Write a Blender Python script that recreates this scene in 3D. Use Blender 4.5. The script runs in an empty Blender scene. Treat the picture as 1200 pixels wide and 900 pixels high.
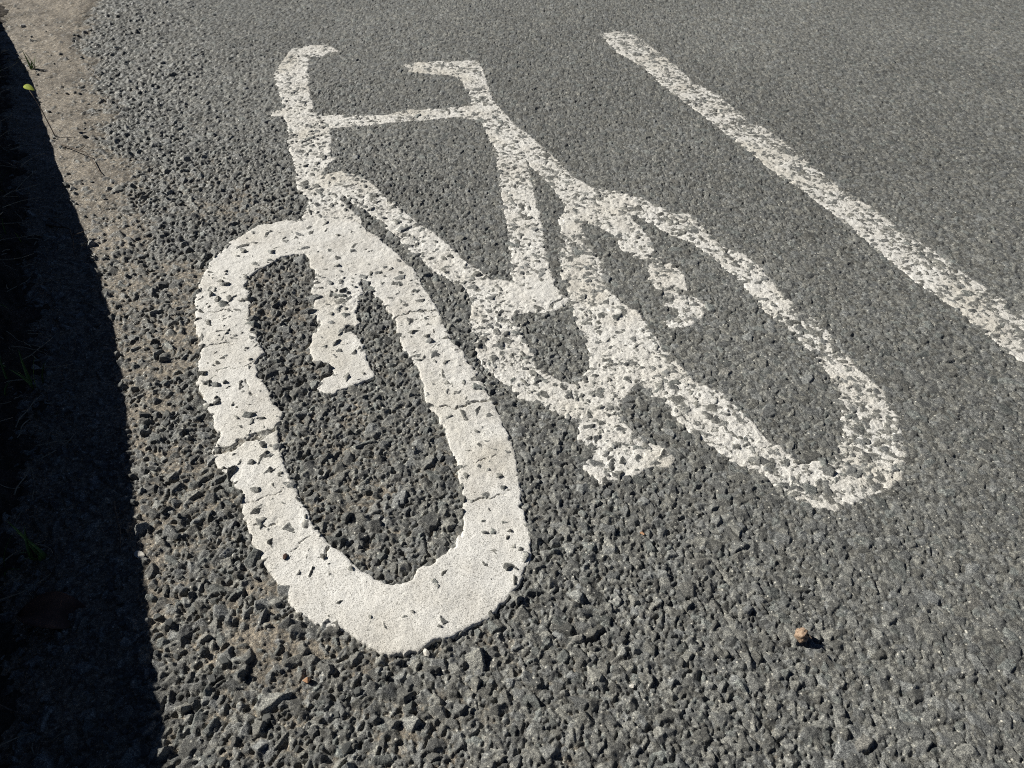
import bpy, bmesh, math, random
import numpy as np
from mathutils import Vector, Matrix
from concurrent.futures import ThreadPoolExecutor

# ------------------------------------------------------------------ camera
scene = bpy.context.scene
C = scene.collection
cam_d = bpy.data.cameras.new('camera'); cam = bpy.data.objects.new('camera', cam_d); C.objects.link(cam)
cam_d.sensor_width = 36; cam_d.lens = 26.1; cam_d.clip_start = 0.01; cam_d.clip_end = 500
cam.matrix_world = (Matrix.Translation((0, 0, 0.70)) @ Matrix.Rotation(math.radians(90 - 42.64), 4, 'X')
                    @ Matrix.Rotation(math.radians(2.558), 4, 'Z'))
cam_d.dof.use_dof = True; cam_d.dof.focus_distance = 0.95; cam_d.dof.aperture_fstop = 14
scene.camera = cam
scene.cycles.filter_width = 1.0; scene.cycles.use_denoising = False

# ------------------------------------------------------------------ light
SUN_AZ = math.radians(163)      # direction towards the sun, counted from +X
SUN_EL = math.radians(37)
world = bpy.data.worlds.new('World'); scene.world = world; world.use_nodes = True
wn = world.node_tree.nodes; wl = world.node_tree.links
sky = wn.new('ShaderNodeTexSky'); sky.sky_type = 'NISHITA'; sky.sun_disc = False
sky.sun_elevation = SUN_EL; sky.sun_rotation = math.radians(90) - SUN_AZ
sky.altitude = 5000; sky.air_density = 0.4; sky.dust_density = 0.0; sky.ozone_density = 1.0
wl.new(sky.outputs[0], wn['Background'].inputs[0]); wn['Background'].inputs[1].default_value = 0.05
sd = bpy.data.lights.new('sun', 'SUN'); sd.energy = 5.0; sd.angle = math.radians(0.53); sd.color = (1, 0.965, 0.90)
so = bpy.data.objects.new('sun', sd); C.objects.link(so)
sdir = Vector((math.cos(SUN_EL)*math.cos(SUN_AZ), math.cos(SUN_EL)*math.sin(SUN_AZ), math.sin(SUN_EL)))
so.rotation_euler = sdir.to_track_quat('Z', 'Y').to_euler(); so.location = sdir*10
vs = scene.view_settings; vs.view_transform = 'Standard'; vs.look = 'None'; vs.gamma = 1; vs.exposure = 0.28

# ------------------------------------------------------------------ outlines on the ground, in metres
OUT = {
 'front_wheel': [(-0.3903, 1.1637), (-0.4232, 1.155), (-0.4593, 1.1373), (-0.4776, 1.1074), (-0.491, 1.0788), (-0.5019, 1.0229), (-0.5021, 0.969), (-0.4908, 0.9083), (-0.4723, 0.8545), (-0.4461, 0.8031), (-0.4296, 0.737), (-0.404, 0.6886), (-0.3849, 0.6645), (-0.3658, 0.6323), (-0.3641, 0.6008), (-0.3481, 0.577), (-0.3318, 0.5646), (-0.3072, 0.5401), (-0.3, 0.5157), (-0.2822, 0.4813), (-0.26, 0.4524), (-0.2336, 0.4222), (-0.2113, 0.3973), (-0.1882, 0.3812), (-0.1613, 0.3769), (-0.1378, 0.366), (-0.1141, 0.3518), (-0.1031, 0.3514), (-0.0792, 0.3624), (-0.0463, 0.3768), (-0.0128, 0.3974), (0.0075, 0.4221), (0.0215, 0.4477), (0.0295, 0.4753), (0.0301, 0.5039), (0.0197, 0.5395), (0.0156, 0.5913), (0.0034, 0.6474), (-0.0177, 0.7034), (-0.0348, 0.744), (-0.0692, 0.8101), (-0.1065, 0.8767), (-0.1203, 0.9226), (-0.1426, 0.9661), (-0.1735, 1.0264), (-0.2148, 1.0854), (-0.2632, 1.1368), (-0.2832, 1.1641), (-0.3147, 1.2005), (-0.3601, 1.2151)],
 'front_hole': [(-0.3559, 1.0501), (-0.3764, 1.0458), (-0.3926, 1.0368), (-0.4123, 1.0051), (-0.4313, 0.9745), (-0.42, 0.9404), (-0.4104, 0.9121), (-0.3999, 0.8805), (-0.3838, 0.8467), (-0.3705, 0.8219), (-0.353, 0.7944), (-0.36, 0.7718), (-0.3479, 0.7459), (-0.3304, 0.7247), (-0.3184, 0.6973), (-0.2979, 0.6793), (-0.2949, 0.6593), (-0.2935, 0.6412), (-0.2875, 0.6225), (-0.2761, 0.5948), (-0.2568, 0.5715), (-0.2449, 0.5436), (-0.2278, 0.5221), (-0.2123, 0.4966), (-0.1934, 0.4804), (-0.1799, 0.4698), (-0.1578, 0.4523), (-0.1366, 0.4364), (-0.1172, 0.4291), (-0.0974, 0.4374), (-0.0928, 0.4525), (-0.0778, 0.4598), (-0.0652, 0.4736), (-0.0557, 0.4843), (-0.048, 0.5079), (-0.0514, 0.552), (-0.0597, 0.591), (-0.071, 0.6239), (-0.0833, 0.6617), (-0.0959, 0.6873), (-0.1089, 0.7025), (-0.1189, 0.73), (-0.1341, 0.7871), (-0.1529, 0.8101), (-0.1706, 0.8478), (-0.1816, 0.888), (-0.2, 0.9233), (-0.2218, 0.9509), (-0.2367, 0.9824), (-0.2569, 0.9953), (-0.2843, 0.9931), (-0.3151, 0.9883), (-0.3328, 1.0113), (-0.3442, 1.0305)],
 'fork': [(-0.3208, 0.9526), (-0.3195, 0.9832), (-0.2935, 1.0046), (-0.2578, 1.0), (-0.2458, 0.9491), (-0.2491, 0.9022), (-0.2347, 0.8737), (-0.2534, 0.8703), (-0.2561, 0.8517), (-0.2407, 0.8508), (-0.2252, 0.8281), (-0.2152, 0.8001), (-0.1949, 0.7596), (-0.2143, 0.7426), (-0.2383, 0.7223), (-0.2542, 0.7263), (-0.2602, 0.743), (-0.2382, 0.762), (-0.2571, 0.7843), (-0.2798, 0.7883), (-0.2905, 0.8139), (-0.2912, 0.8392), (-0.279, 0.8643), (-0.2922, 0.8779), (-0.3064, 0.8895), (-0.3046, 0.9221)],
 'handlebars': [(-0.4969, 2.0249), (-0.5373, 2.0659), (-0.587, 2.0527), (-0.6369, 2.0069), (-0.6611, 1.9471), (-0.62, 1.8344), (-0.5764, 1.7316), (-0.5458, 1.6361), (-0.5689, 1.6288), (-0.5616, 1.6016), (-0.5308, 1.6003), (-0.512, 1.5485), (-0.4449, 1.5555), (-0.4634, 1.6215), (-0.4929, 1.7005), (-0.5138, 1.765), (-0.5381, 1.8612), (-0.5574, 1.954), (-0.5262, 1.9828)],
 'frame_head': [(-0.5361, 1.6136), (-0.512, 1.5485), (-0.4865, 1.4547), (-0.4523, 1.3659), (-0.4271, 1.277), (-0.3913, 1.2345), (-0.3904, 1.1578), (-0.2741, 1.1561), (-0.2994, 1.2019), (-0.3341, 1.2428), (-0.3348, 1.2623), (-0.3033, 1.2233), (-0.2691, 1.1892), (-0.2419, 1.1647), (-0.2179, 1.1264), (-0.1971, 1.0949), (-0.1635, 1.0604), (-0.1391, 1.0217), (-0.1001, 0.9954), (-0.0691, 0.9487), (-0.0399, 0.9578), (-0.0054, 0.9378), (0.0212, 0.951), (0.0756, 0.9665), (0.065, 0.9937), (0.0485, 1.0117), (-0.0075, 1.0074), (-0.0399, 1.0122), (-0.046, 1.0215), (-0.0853, 1.0563), (-0.1087, 1.0941), (-0.1526, 1.1461), (-0.1874, 1.1813), (-0.2253, 1.2302), (-0.2584, 1.2692), (-0.2864, 1.3105), (-0.3203, 1.3423), (-0.3561, 1.3533), (-0.3912, 1.3356), (-0.3791, 1.3991), (-0.3962, 1.4478), (-0.4044, 1.504), (-0.4194, 1.5495), (-0.4583, 1.599), (-0.4654, 1.6307)],
 'frame_topbar': [(-0.4613, 1.6125), (-0.392, 1.6293), (-0.3205, 1.6277), (-0.2623, 1.6672), (-0.1989, 1.679), (-0.1222, 1.7071), (-0.1046, 1.7442), (-0.0744, 1.7476), (-0.0476, 1.6811), (-0.0264, 1.6315), (-0.0726, 1.5948), (-0.1032, 1.6279), (-0.1558, 1.6362), (-0.2167, 1.6112), (-0.2899, 1.5898), (-0.3488, 1.5701), (-0.4194, 1.5495), (-0.4522, 1.5548)],
 'frame_seat_tube': [(-0.1038, 1.6371), (-0.0744, 1.7476), (-0.0264, 1.6315), (-0.0009, 1.516), (0.0151, 1.411), (0.0281, 1.2953), (0.0459, 1.163), (0.053, 1.07), (0.0637, 0.996), (0.0851, 0.9672), (0.075, 0.9393), (0.0481, 0.9241), (0.0176, 0.924), (-0.0151, 0.9108), (-0.0405, 0.9692), (-0.0073, 1.0001), (-0.015, 1.1099), (-0.0237, 1.1864), (-0.0373, 1.2893), (-0.049, 1.4048), (-0.0734, 1.538)],
 'frame_stay': [(-0.0744, 1.7476), (-0.0264, 1.6315), (0.0131, 1.5598), (0.0627, 1.4816), (0.1013, 1.3823), (0.1385, 1.336), (0.1828, 1.3229), (0.2018, 1.2522), (0.214, 1.2099), (0.2367, 1.1589), (0.2373, 1.1225), (0.221, 1.0809), (0.2031, 1.0927), (0.1825, 1.1098), (0.1685, 1.1646), (0.1377, 1.1914), (0.1121, 1.2133), (0.0741, 1.2928), (0.0446, 1.3661), (0.0151, 1.4147), (-0.0241, 1.556)],
 'frame_chainstay': [(-0.0691, 0.9487), (-0.0405, 0.9692), (-0.0075, 1.0074), (0.0637, 0.996), (0.0864, 0.9627), (0.075, 0.9393), (0.0481, 0.9241), (0.0176, 0.9218), (-0.0045, 0.9094), (0.0108, 0.8707), (0.0278, 0.8321), (0.0355, 0.7986), (0.0561, 0.7817), (0.0715, 0.7684), (0.0905, 0.7644), (0.0936, 0.7187), (0.0622, 0.702), (0.0358, 0.7232), (0.009, 0.7315), (-0.0034, 0.7547), (-0.0368, 0.7809), (-0.0512, 0.8171), (-0.0681, 0.8795)],
 'saddle': [(-0.3202, 1.9407), (-0.2866, 1.9693), (-0.1864, 1.988), (-0.1272, 2.0016), (-0.1077, 1.9368), (-0.0887, 1.8251), (-0.0744, 1.7476), (-0.0813, 1.6871), (-0.1219, 1.7022), (-0.1409, 1.7975), (-0.1657, 1.8717), (-0.1904, 1.8858), (-0.2488, 1.8904), (-0.2925, 1.8967)],
 'crank': [(0.0919, 0.7698), (0.1088, 0.7998), (0.1459, 0.8061), (0.1759, 0.7718), (0.1632, 0.75), (0.1478, 0.7188), (0.1566, 0.6873), (0.1728, 0.6682), (0.1973, 0.6502), (0.2117, 0.635), (0.205, 0.6162), (0.1746, 0.6116), (0.1576, 0.5996), (0.138, 0.5916), (0.1125, 0.5848), (0.0997, 0.6017), (0.0917, 0.6123), (0.105, 0.6462), (0.0882, 0.6646), (0.0891, 0.6894), (0.0622, 0.702), (0.0474, 0.729)],
 'hub': [(0.2305, 0.9735), (0.2473, 0.9656), (0.2701, 0.9928), (0.2894, 0.9826), (0.3076, 0.9678), (0.298, 0.9336), (0.2712, 0.9059), (0.2373, 0.8972), (0.229, 0.9156), (0.2554, 0.9349), (0.251, 0.9523), (0.2311, 0.9553)],
 'hub2': [(0.218, 1.0939), (0.2477, 1.0963), (0.2787, 1.0546), (0.2813, 0.9937), (0.254, 0.9753), (0.2338, 0.9784), (0.2181, 1.0249)],
 'rear_wheel': [(0.183, 1.3263), (0.2309, 1.3036), (0.2654, 1.2739), (0.2899, 1.2505), (0.3171, 1.2497), (0.3406, 1.1968), (0.3618, 1.141), (0.3886, 1.1239), (0.4116, 1.0909), (0.4222, 1.0532), (0.4378, 0.9985), (0.4571, 0.9653), (0.4756, 0.9335), (0.4888, 0.874), (0.5042, 0.8246), (0.5222, 0.7821), (0.5272, 0.748), (0.5215, 0.6989), (0.5096, 0.644), (0.49, 0.6106), (0.4503, 0.5868), (0.4265, 0.5776), (0.3963, 0.5592), (0.3667, 0.5626), (0.3461, 0.5743), (0.323, 0.5955), (0.3023, 0.6121), (0.2813, 0.6306), (0.2635, 0.6527), (0.247, 0.6667), (0.2255, 0.6963), (0.2129, 0.723), (0.192, 0.7434), (0.1759, 0.7718), (0.1431, 0.7661), (0.1085, 0.7925), (0.1108, 0.8418), (0.0996, 0.8811), (0.0879, 0.9226), (0.0865, 0.9673), (0.0699, 1.0381), (0.0712, 1.1171), (0.0727, 1.2099), (0.09, 1.2745), (0.1152, 1.2965), (0.1493, 1.3198)],
 'rear_hole': [(0.197, 1.233), (0.216, 1.2315), (0.2422, 1.2093), (0.2745, 1.1678), (0.3031, 1.153), (0.3275, 1.1162), (0.3501, 1.0756), (0.3668, 1.0414), (0.3775, 0.9962), (0.3937, 0.9562), (0.4124, 0.9203), (0.4262, 0.8961), (0.4441, 0.8511), (0.4557, 0.8029), (0.4575, 0.7674), (0.4485, 0.733), (0.4404, 0.6939), (0.4177, 0.662), (0.4075, 0.638), (0.3874, 0.6397), (0.3646, 0.6355), (0.3582, 0.654), (0.337, 0.6722), (0.3244, 0.7025), (0.3077, 0.734), (0.2934, 0.7585), (0.2569, 0.7843), (0.2346, 0.8271), (0.2124, 0.885), (0.1914, 0.9368), (0.1669, 0.9664), (0.1439, 1.0142), (0.1434, 1.0773), (0.1242, 1.1353), (0.1113, 1.1921), (0.1273, 1.2024), (0.1643, 1.2426)],
}
LINE = [(0.2056, 2.2635), (0.2247, 2.1793), (0.2462, 2.1136), (0.312, 1.9819), (0.3604, 1.8391), (0.4153, 1.7074), (0.4615, 1.593), (0.5075, 1.4585), (0.5478, 1.3845), (0.5919, 1.2802), (0.6422, 1.1391), (0.6706, 1.0525), (0.7058, 0.9837), (0.7273, 0.9195), (0.7492, 0.8702), (0.7653, 0.8272), (0.8466, 0.5986), (0.9383, 0.3499), (1.0346, 0.4568), (0.9299, 0.7272), (0.829, 0.9569), (0.8035, 1.0166), (0.7707, 1.0856), (0.7447, 1.1697), (0.708, 1.222), (0.6824, 1.3077), (0.6431, 1.3756), (0.6086, 1.4838), (0.5648, 1.6302), (0.517, 1.7184), (0.4741, 1.8521), (0.4271, 1.9191), (0.3818, 2.0781), (0.3276, 2.2285), (0.2896, 2.2975), (0.2389, 2.283)]
CRACKS = [
 ([(-0.3653, 0.5979), (-0.358, 0.6082), (-0.3464, 0.6117), (-0.3328, 0.627), (-0.3137, 0.6355), (-0.3039, 0.6436), (-0.292, 0.6564)], 5.50),
 ([(-0.4532, 0.7988), (-0.4395, 0.8017), (-0.4227, 0.8066), (-0.3962, 0.8123)], 0.80),
 ([(-0.4077, 0.7525), (-0.4002, 0.7548), (-0.3833, 0.7577), (-0.3697, 0.764), (-0.3563, 0.7757)], 0.80),
 ([(-0.3048, 0.5252), (-0.2958, 0.5319), (-0.2822, 0.5402), (-0.2643, 0.5489)], 0.60),
 ([(-0.2821, 0.4975), (-0.2709, 0.4993), (-0.2578, 0.5048)], 0.80),
 ([(-0.236, 0.468), (-0.2244, 0.4787), (-0.2143, 0.4884)], 0.50),
 ([(-0.1945, 0.4635), (-0.1932, 0.4747)], 0.70),
 ([(-0.1854, 0.8877), (-0.1792, 0.8988), (-0.1622, 0.9086), (-0.1432, 0.9144), (-0.1194, 0.9139)], 1.70),
 ([(-0.1652, 0.8913), (-0.1407, 0.8931), (-0.1168, 0.9012)], 0.60),
 ([(-0.092, 0.7052), (-0.0855, 0.7089), (-0.0747, 0.7031), (-0.0614, 0.7088), (-0.0482, 0.7162), (-0.0279, 0.7241)], 1.60),
 ([(-0.0543, 0.5505), (-0.0442, 0.5498), (-0.0272, 0.5533), (-0.0041, 0.5598)], 0.70),
 ([(-0.0484, 0.6083), (-0.0329, 0.6148), (-0.0173, 0.6228)], 0.45),
 ([(-0.4618, 0.8802), (-0.4417, 0.886), (-0.4271, 0.8934)], 0.40),
 ([(-0.3967, 1.1842), (-0.3707, 1.1925), (-0.3365, 1.1925)], 0.60),
 ([(-0.0103, 1.0994), (0.0118, 1.104), (0.0384, 1.1062)], 0.70),
 ([(0.0613, 0.912), (0.0743, 0.9023), (0.0845, 0.8925)], 0.80),
 ([(0.4406, 0.9013), (0.4529, 0.9084), (0.4765, 0.9271)], 1.60),
 ([(0.0549, 0.94), (0.0687, 0.9614), (0.0867, 0.9742)], 1.40),
 ([(-0.3616, 0.7363), (-0.3407, 0.704)], 0.50),
 ([(0.1195, 0.7716), (0.1463, 0.7769)], 0.60),
]
SHADE = [(-1.7844, 2.6221), (-1.4777, 2.1807), (-1.1969, 1.7929), (-0.9816, 1.4569), (-0.8256, 1.2176), (-0.6987, 1.0275), (-0.6028, 0.872), (-0.5313, 0.7425), (-0.4773, 0.6329), (-0.4196, 0.5151), (-0.3755, 0.4274), (-0.3377, 0.3519), (-0.3077, 0.2942), (-0.284, 0.2426)]
WALL = [(-1.8624, 2.6615), (-1.5265, 2.1737), (-1.2526, 1.7585), (-1.0971, 1.4867), (-0.984, 1.2692), (-0.8613, 1.0143), (-0.7111, 0.7133), (-0.5782, 0.4488), (-0.4679, 0.2348)]
VERGE = [(-1.8184, 2.8972), (-1.5113, 2.3369), (-1.137, 1.6674), (-0.9263, 1.3095), (-0.7915, 1.0728), (-0.7009, 0.9079), (-0.6309, 0.7717), (-0.5736, 0.642), (-0.5104, 0.5101), (-0.4573, 0.4028), (-0.4243, 0.3133), (-0.3965, 0.2379)]

f32 = np.float32
# ------------------------------------------------------------------ helpers
def tag(o, label=None, cat=None, group=None, kind=None):
    for k, v in (('label', label), ('category', cat), ('group', group), ('kind', kind)):
        if v: o[k] = v
    return o
def link(name, me, parent=None, loc=None):
    o = bpy.data.objects.new(name, me); C.objects.link(o)
    if parent: o.parent = parent
    if loc is not None: o.location = loc
    return o

def vnoise(x, y, scale, seed):
    """value noise in 0..1"""
    rs = np.random.RandomState(seed); T = rs.rand(256, 256).astype(f32)
    u = x/scale; v = y/scale
    iu = np.floor(u); iv = np.floor(v); fu = (u-iu).astype(f32); fv = (v-iv).astype(f32)
    fu = fu*fu*(3-2*fu); fv = fv*fv*(3-2*fv)
    iu = iu.astype(np.int64) & 255; iv = iv.astype(np.int64) & 255; iu1 = (iu+1) & 255; iv1 = (iv+1) & 255
    a = T[iu, iv]*(1-fu)+T[iu1, iv]*fu; b = T[iu, iv1]*(1-fu)+T[iu1, iv1]*fu
    return a*(1-fv)+b*fv
def fbm(x, y, scale, seed, octv=3):
    s = 0; a = 1; t = 0
    for k in range(octv):
        s = s+a*vnoise(x+3.7*k*scale, y-1.3*k*scale, scale/2**k, seed+k); t += a; a *= .5
    return s/t
def sst(a, b, x):
    t = np.clip((x-a)/(b-a), 0, 1); return t*t*(3-2*t)

def poly_sd(x, y, P):
    """signed distance, positive inside"""
    P = np.asarray(P, dtype=f32); n = len(P); d2 = np.full(x.shape, 1e9, f32); ins = np.zeros(x.shape, bool)
    for i in range(n):
        ax, ay = P[i]; bx, by = P[(i+1) % n]; ex, ey = bx-ax, by-ay; L = ex*ex+ey*ey+1e-12
        t = np.clip(((x-ax)*ex+(y-ay)*ey)/L, 0, 1); dx = x-ax-t*ex; dy = y-ay-t*ey
        d2 = np.minimum(d2, dx*dx+dy*dy)
        if ay != by:
            c = ((ay > y) != (by > y)) & (x < (bx-ax)*(y-ay)/(by-ay)+ax); ins ^= c
    d = np.sqrt(d2); return np.where(ins, d, -d)
def line_d(x, y, P):
    d2 = np.full(x.shape, 1e9, f32)
    for (ax, ay), (bx, by) in zip(P[:-1], P[1:]):
        ex, ey = bx-ax, by-ay; L = ex*ex+ey*ey+1e-12
        t = np.clip(((x-ax)*ex+(y-ay)*ey)/L, 0, 1); dx = x-ax-t*ex; dy = y-ay-t*ey
        d2 = np.minimum(d2, dx*dx+dy*dy)
    return np.sqrt(d2)
class Field:
    """a lookup grid with bilinear reading"""
    def __init__(s, x0, x1, y0, y1, st, fn, out=-1.0):
        s.x0, s.y0, s.st, s.out = x0, y0, st, out
        s.nx = int((x1-x0)/st)+1; s.ny = int((y1-y0)/st)+1
        X, Y = np.meshgrid(x0+st*np.arange(s.nx), y0+st*np.arange(s.ny), indexing='ij')
        s.A = fn(X.astype(f32), Y.astype(f32)).astype(f32)
    def __call__(s, x, y):
        u = (x-s.x0)/s.st; v = (y-s.y0)/s.st
        ok = (u > 0) & (v > 0) & (u < s.nx-1.01) & (v < s.ny-1.01)
        u = np.clip(u, 0, s.nx-1.01); v = np.clip(v, 0, s.ny-1.01)
        i = u.astype(int); j = v.astype(int); fu = (u-i).astype(f32); fv = (v-j).astype(f32); A = s.A
        r = (A[i, j]*(1-fu)+A[i+1, j]*fu)*(1-fv)+(A[i, j+1]*(1-fu)+A[i+1, j+1]*fu)*fv
        return np.where(ok, r, s.out)
def poly_field(P, st=0.003, pad=0.03):
    P = np.array(P); a = P.min(0)-pad; b = P.max(0)+pad
    return Field(a[0], b[0], a[1], b[1], st, lambda X, Y: poly_sd(X, Y, P), -pad)

VX = np.array([p[0] for p in VERGE][::-1]); VY = np.array([p[1] for p in VERGE][::-1])
SX = np.array([p[0] for p in SHADE][::-1]); SY = np.array([p[1] for p in SHADE][::-1])
def ext_x(y, PX, PY):
    """x of a polyline at y, carried on straight past both ends"""
    r = np.interp(y, PY, PX)
    m0 = (PX[2]-PX[0])/(PY[2]-PY[0]); m1 = (PX[-1]-PX[-3])/(PY[-1]-PY[-3])
    r = np.where(y < PY[0], PX[0]+m0*.6*(y-PY[0]), r); r = np.where(y > PY[-1], PX[-1]+m1*(y-PY[-1]), r)
    return r
def kerb_d(x, y):          # metres to the right of the verge edge, roughly square to it
    return (x-ext_x(y, VX, VY))*0.86

# ------------------------------------------------------------------ the road surface as real stones
TX0, TX1, TY0, TY1 = -2.6, 2.8, -0.3, 3.9
def make_table(cell, seed):
    nx = int((TX1-TX0)/cell)+2; ny = int((TY1-TY0)/cell)+2
    return np.random.RandomState(seed).rand(nx, ny, 16).astype(f32)
LAYERS = [(0.0145, 11, 1.0), (0.0088, 22, 0.66), (0.0048, 33, 0.36)]
TABLES = [make_table(c, s) for c, s, k in LAYERS]
def coarse(x, y):
    d = kerb_d(x, y)
    c = 1-sst(.12, .95, d+(vnoise(x, y, .22, 5)-.5)*.22+(y-.6)*.12)
    return np.clip(c, 0.0, 1)
def sandiness(x, y):
    d = kerb_d(x, y)+(fbm(x, y, .11, 61)-.5)*.16
    band = 1-sst(.05+.06*sst(.9, 2.0, y), .21+.02*sst(.9, 2.0, y), d)
    patch = sst(.49, .70, fbm(x, y, .12, 71))*(1-sst(.22, .55, d))*(1-.5*sst(.9, 1.5, y))
    near = 1-sst(.8, 1.3, y)
    basel = (.20+.30*fbm(x, y, .07, 77))*(1-sst(.25, .75, kerb_d(x, y)))*(.35+.65*near)
    return np.clip(np.maximum(np.maximum(band*(.66+.10*near+.45*sst(.8, 1.5, y)), patch*.66), basel), 0, 1.2)
def road_chunk(x, y):
    x = x.astype(f32); y = y.astype(f32)
    c = coarse(x, y).astype(f32)
    wx = x+(vnoise(x, y, .006, 3)-.5)*.0018+(vnoise(x, y, .0019, 31)-.5)*.0006
    wy = y+(vnoise(x, y, .006, 4)-.5)*.0018+(vnoise(x, y, .0019, 41)-.5)*.0006
    z = (-.0016*c-.0002+(vnoise(x, y, .0032, 6)-.5)*.0014*(0.5+c)).astype(f32)
    tone = (.02+.15*vnoise(x, y, .004, 8)).astype(f32)       # binder between the stones
    hue = np.full(x.shape, .5, f32)
    for (cell, seed, k), T in zip(LAYERS, TABLES):
        ix = np.floor((wx-TX0)/cell).astype(np.int32); iy = np.floor((wy-TY0)/cell).astype(np.int32)
        for di in (-1, 0, 1):
            for dj in (-1, 0, 1):
                jx = ix+di; jy = iy+dj
                R = T[np.clip(jx, 0, T.shape[0]-1), np.clip(jy, 0, T.shape[1]-1)]
                px = TX0+(jx+.12+.76*R[:, 0])*cell; py = TY0+(jy+.12+.76*R[:, 1])*cell
                dx = wx-px; dy = wy-py
                a = R[:, 2]*6.2832; ca = np.cos(a); sa = np.sin(a)
                u = ca*dx+sa*dy; v = (-sa*dx+ca*dy)*(1.0+.8*R[:, 3])
                r = cell*(.30+.34*R[:, 4]*R[:, 4]+.10*c)
                lo = (-.0004*c+.0006); top = (c*(.0004+.0076*R[:, 5]**1.4)+(1-c)*(.0009+.0027*R[:, 5]))
                top = top*(.45+.55*k) if k < 1 else top
                tilt = c*.95+.30
                h = top+((R[:, 6]-.5)*u+(R[:, 7]-.5)*v)*tilt
                # second top facet
                h = np.minimum(h, top+.0004+((R[:, 14]-.5)*u+(R[:, 15]-.5)*v)*(tilt*2.2))
                for q in range(5):
                    an = q*1.2566+(R[:, 8+q]-.5)*.9
                    sl = (.9+1.9*R[:, (q*3+2) % 16])*(.6+.8*c)
                    h = np.minimum(h, top+sl*(r*(.75+.5*R[:, (q*5+9) % 16])-(np.cos(an)*u+np.sin(an)*v)))
                m = h > z
                z = np.where(m, h, z); tone = np.where(m, R[:, 13]*.85+.15+.0*k, tone); hue = np.where(m, R[:, 9], hue)
    z = z+(vnoise(x, y, .0026, 9)-.5)*(.0005+.0004*c)
    s = sandiness(x, y)
    S = (-.0030+s*.0086+(fbm(x, y, .020, 91)-.5)*.0046+(vnoise(x, y, .0022, 95)-.5)*.0010+np.maximum(0, vnoise(x, y, .0050, 97)-.78)*.007).astype(f32)
    sand = sst(-.0004, .0004, S-z)*sst(.02, .1, s)
    z = np.where(s > .02, np.maximum(z, S), z)
    # dust that clings low between stones
    dust = np.clip(1-(z-S)/.0022, 0, 1)*sst(.05, .4, s)*.75
    sand = np.maximum(sand, dust)
    return z, tone, hue, sand.astype(f32), c
def road_eval(x, y):
    n = len(x); st = 60000; idx = range(0, n, st)
    with ThreadPoolExecutor(6) as ex:
        R = list(ex.map(lambda i: road_chunk(x[i:i+st], y[i:i+st]), idx))
    return [np.concatenate([r[k] for r in R]) for k in range(5)]
def macro(x, y):
    return (fbm(x, y, .35, 101, 2)-.5)*.006+(vnoise(x, y, .09, 103)-.5)*.0018

def grow(a, b, s0, s1):    # coordinates from a to b with spacing s0 growing to s1
    n = max(2, int(abs(b-a)/((s0+s1)/2))+1); t = np.linspace(0, 1, n)
    w = s0+(s1-s0)*t; cs = np.concatenate([[0], np.cumsum(w[:-1])]); return a+(b-a)*cs/cs[-1]
def geo(a, b, s0, k=1.25):
    out = []; p = a; s = s0; sg = 1 if b > a else -1
    while (b-p)*sg > 0: s *= k; p += sg*s; out.append(p)
    return out
xs = list(grow(0, .5, .00095, .00105))+list(grow(.5, 1.2, .0012, .0022))[1:]+list(grow(1.2, 1.85, .0026, .0034))[1:]
xr = np.array(xs); xs = np.concatenate([-xr[::-1], xr[1:]])
xs = np.concatenate([np.array(geo(-1.85, -60, .005))[::-1], xs, geo(1.85, 60, .005)])
ys = np.concatenate([grow(.14, .75, .0010, .0011), grow(.75, 1.4, .0012, .0021)[1:], grow(1.4, 3.0, .0022, .0050)[1:]])
ys = np.concatenate([np.array(geo(.14, -60, .003))[::-1], ys, geo(3.0, 60, .007)])
def fade(x, y):
    return (1-sst(1.85, 2.35, np.abs(x)))*(1-sst(3.0, 3.5, y))*sst(-.15, .05, y)
def grid_mesh(name, X, Y, Z, keep=None):
    nx, ny = X.shape; idx = np.arange(nx*ny).reshape(nx, ny)
    q = np.stack([idx[:-1, :-1], idx[1:, :-1], idx[1:, 1:], idx[:-1, 1:]], -1).reshape(-1, 4)
    co = np.stack([X.ravel(), Y.ravel(), Z.ravel()], 1).astype(f32)
    return q, co
def build_mesh(name, co, q):
    me = bpy.data.meshes.new(name); me.vertices.add(len(co)); me.vertices.foreach_set('co', co.ravel())
    me.loops.add(q.size); me.loops.foreach_set('vertex_index', q.ravel().astype(np.int32))
    me.polygons.add(len(q)); me.polygons.foreach_set('loop_start', np.arange(0, q.size, q.shape[1], dtype=np.int32))
    me.polygons.foreach_set('loop_total', np.full(len(q), q.shape[1], dtype=np.int32))
    me.update(calc_edges=True); return me
def set_col(me, name, rgb):
    a = me.color_attributes.new(name, 'FLOAT_COLOR', 'POINT')
    a.data.foreach_set('color', np.concatenate([rgb, np.ones((len(rgb), 1))], 1).astype(f32).ravel())

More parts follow.
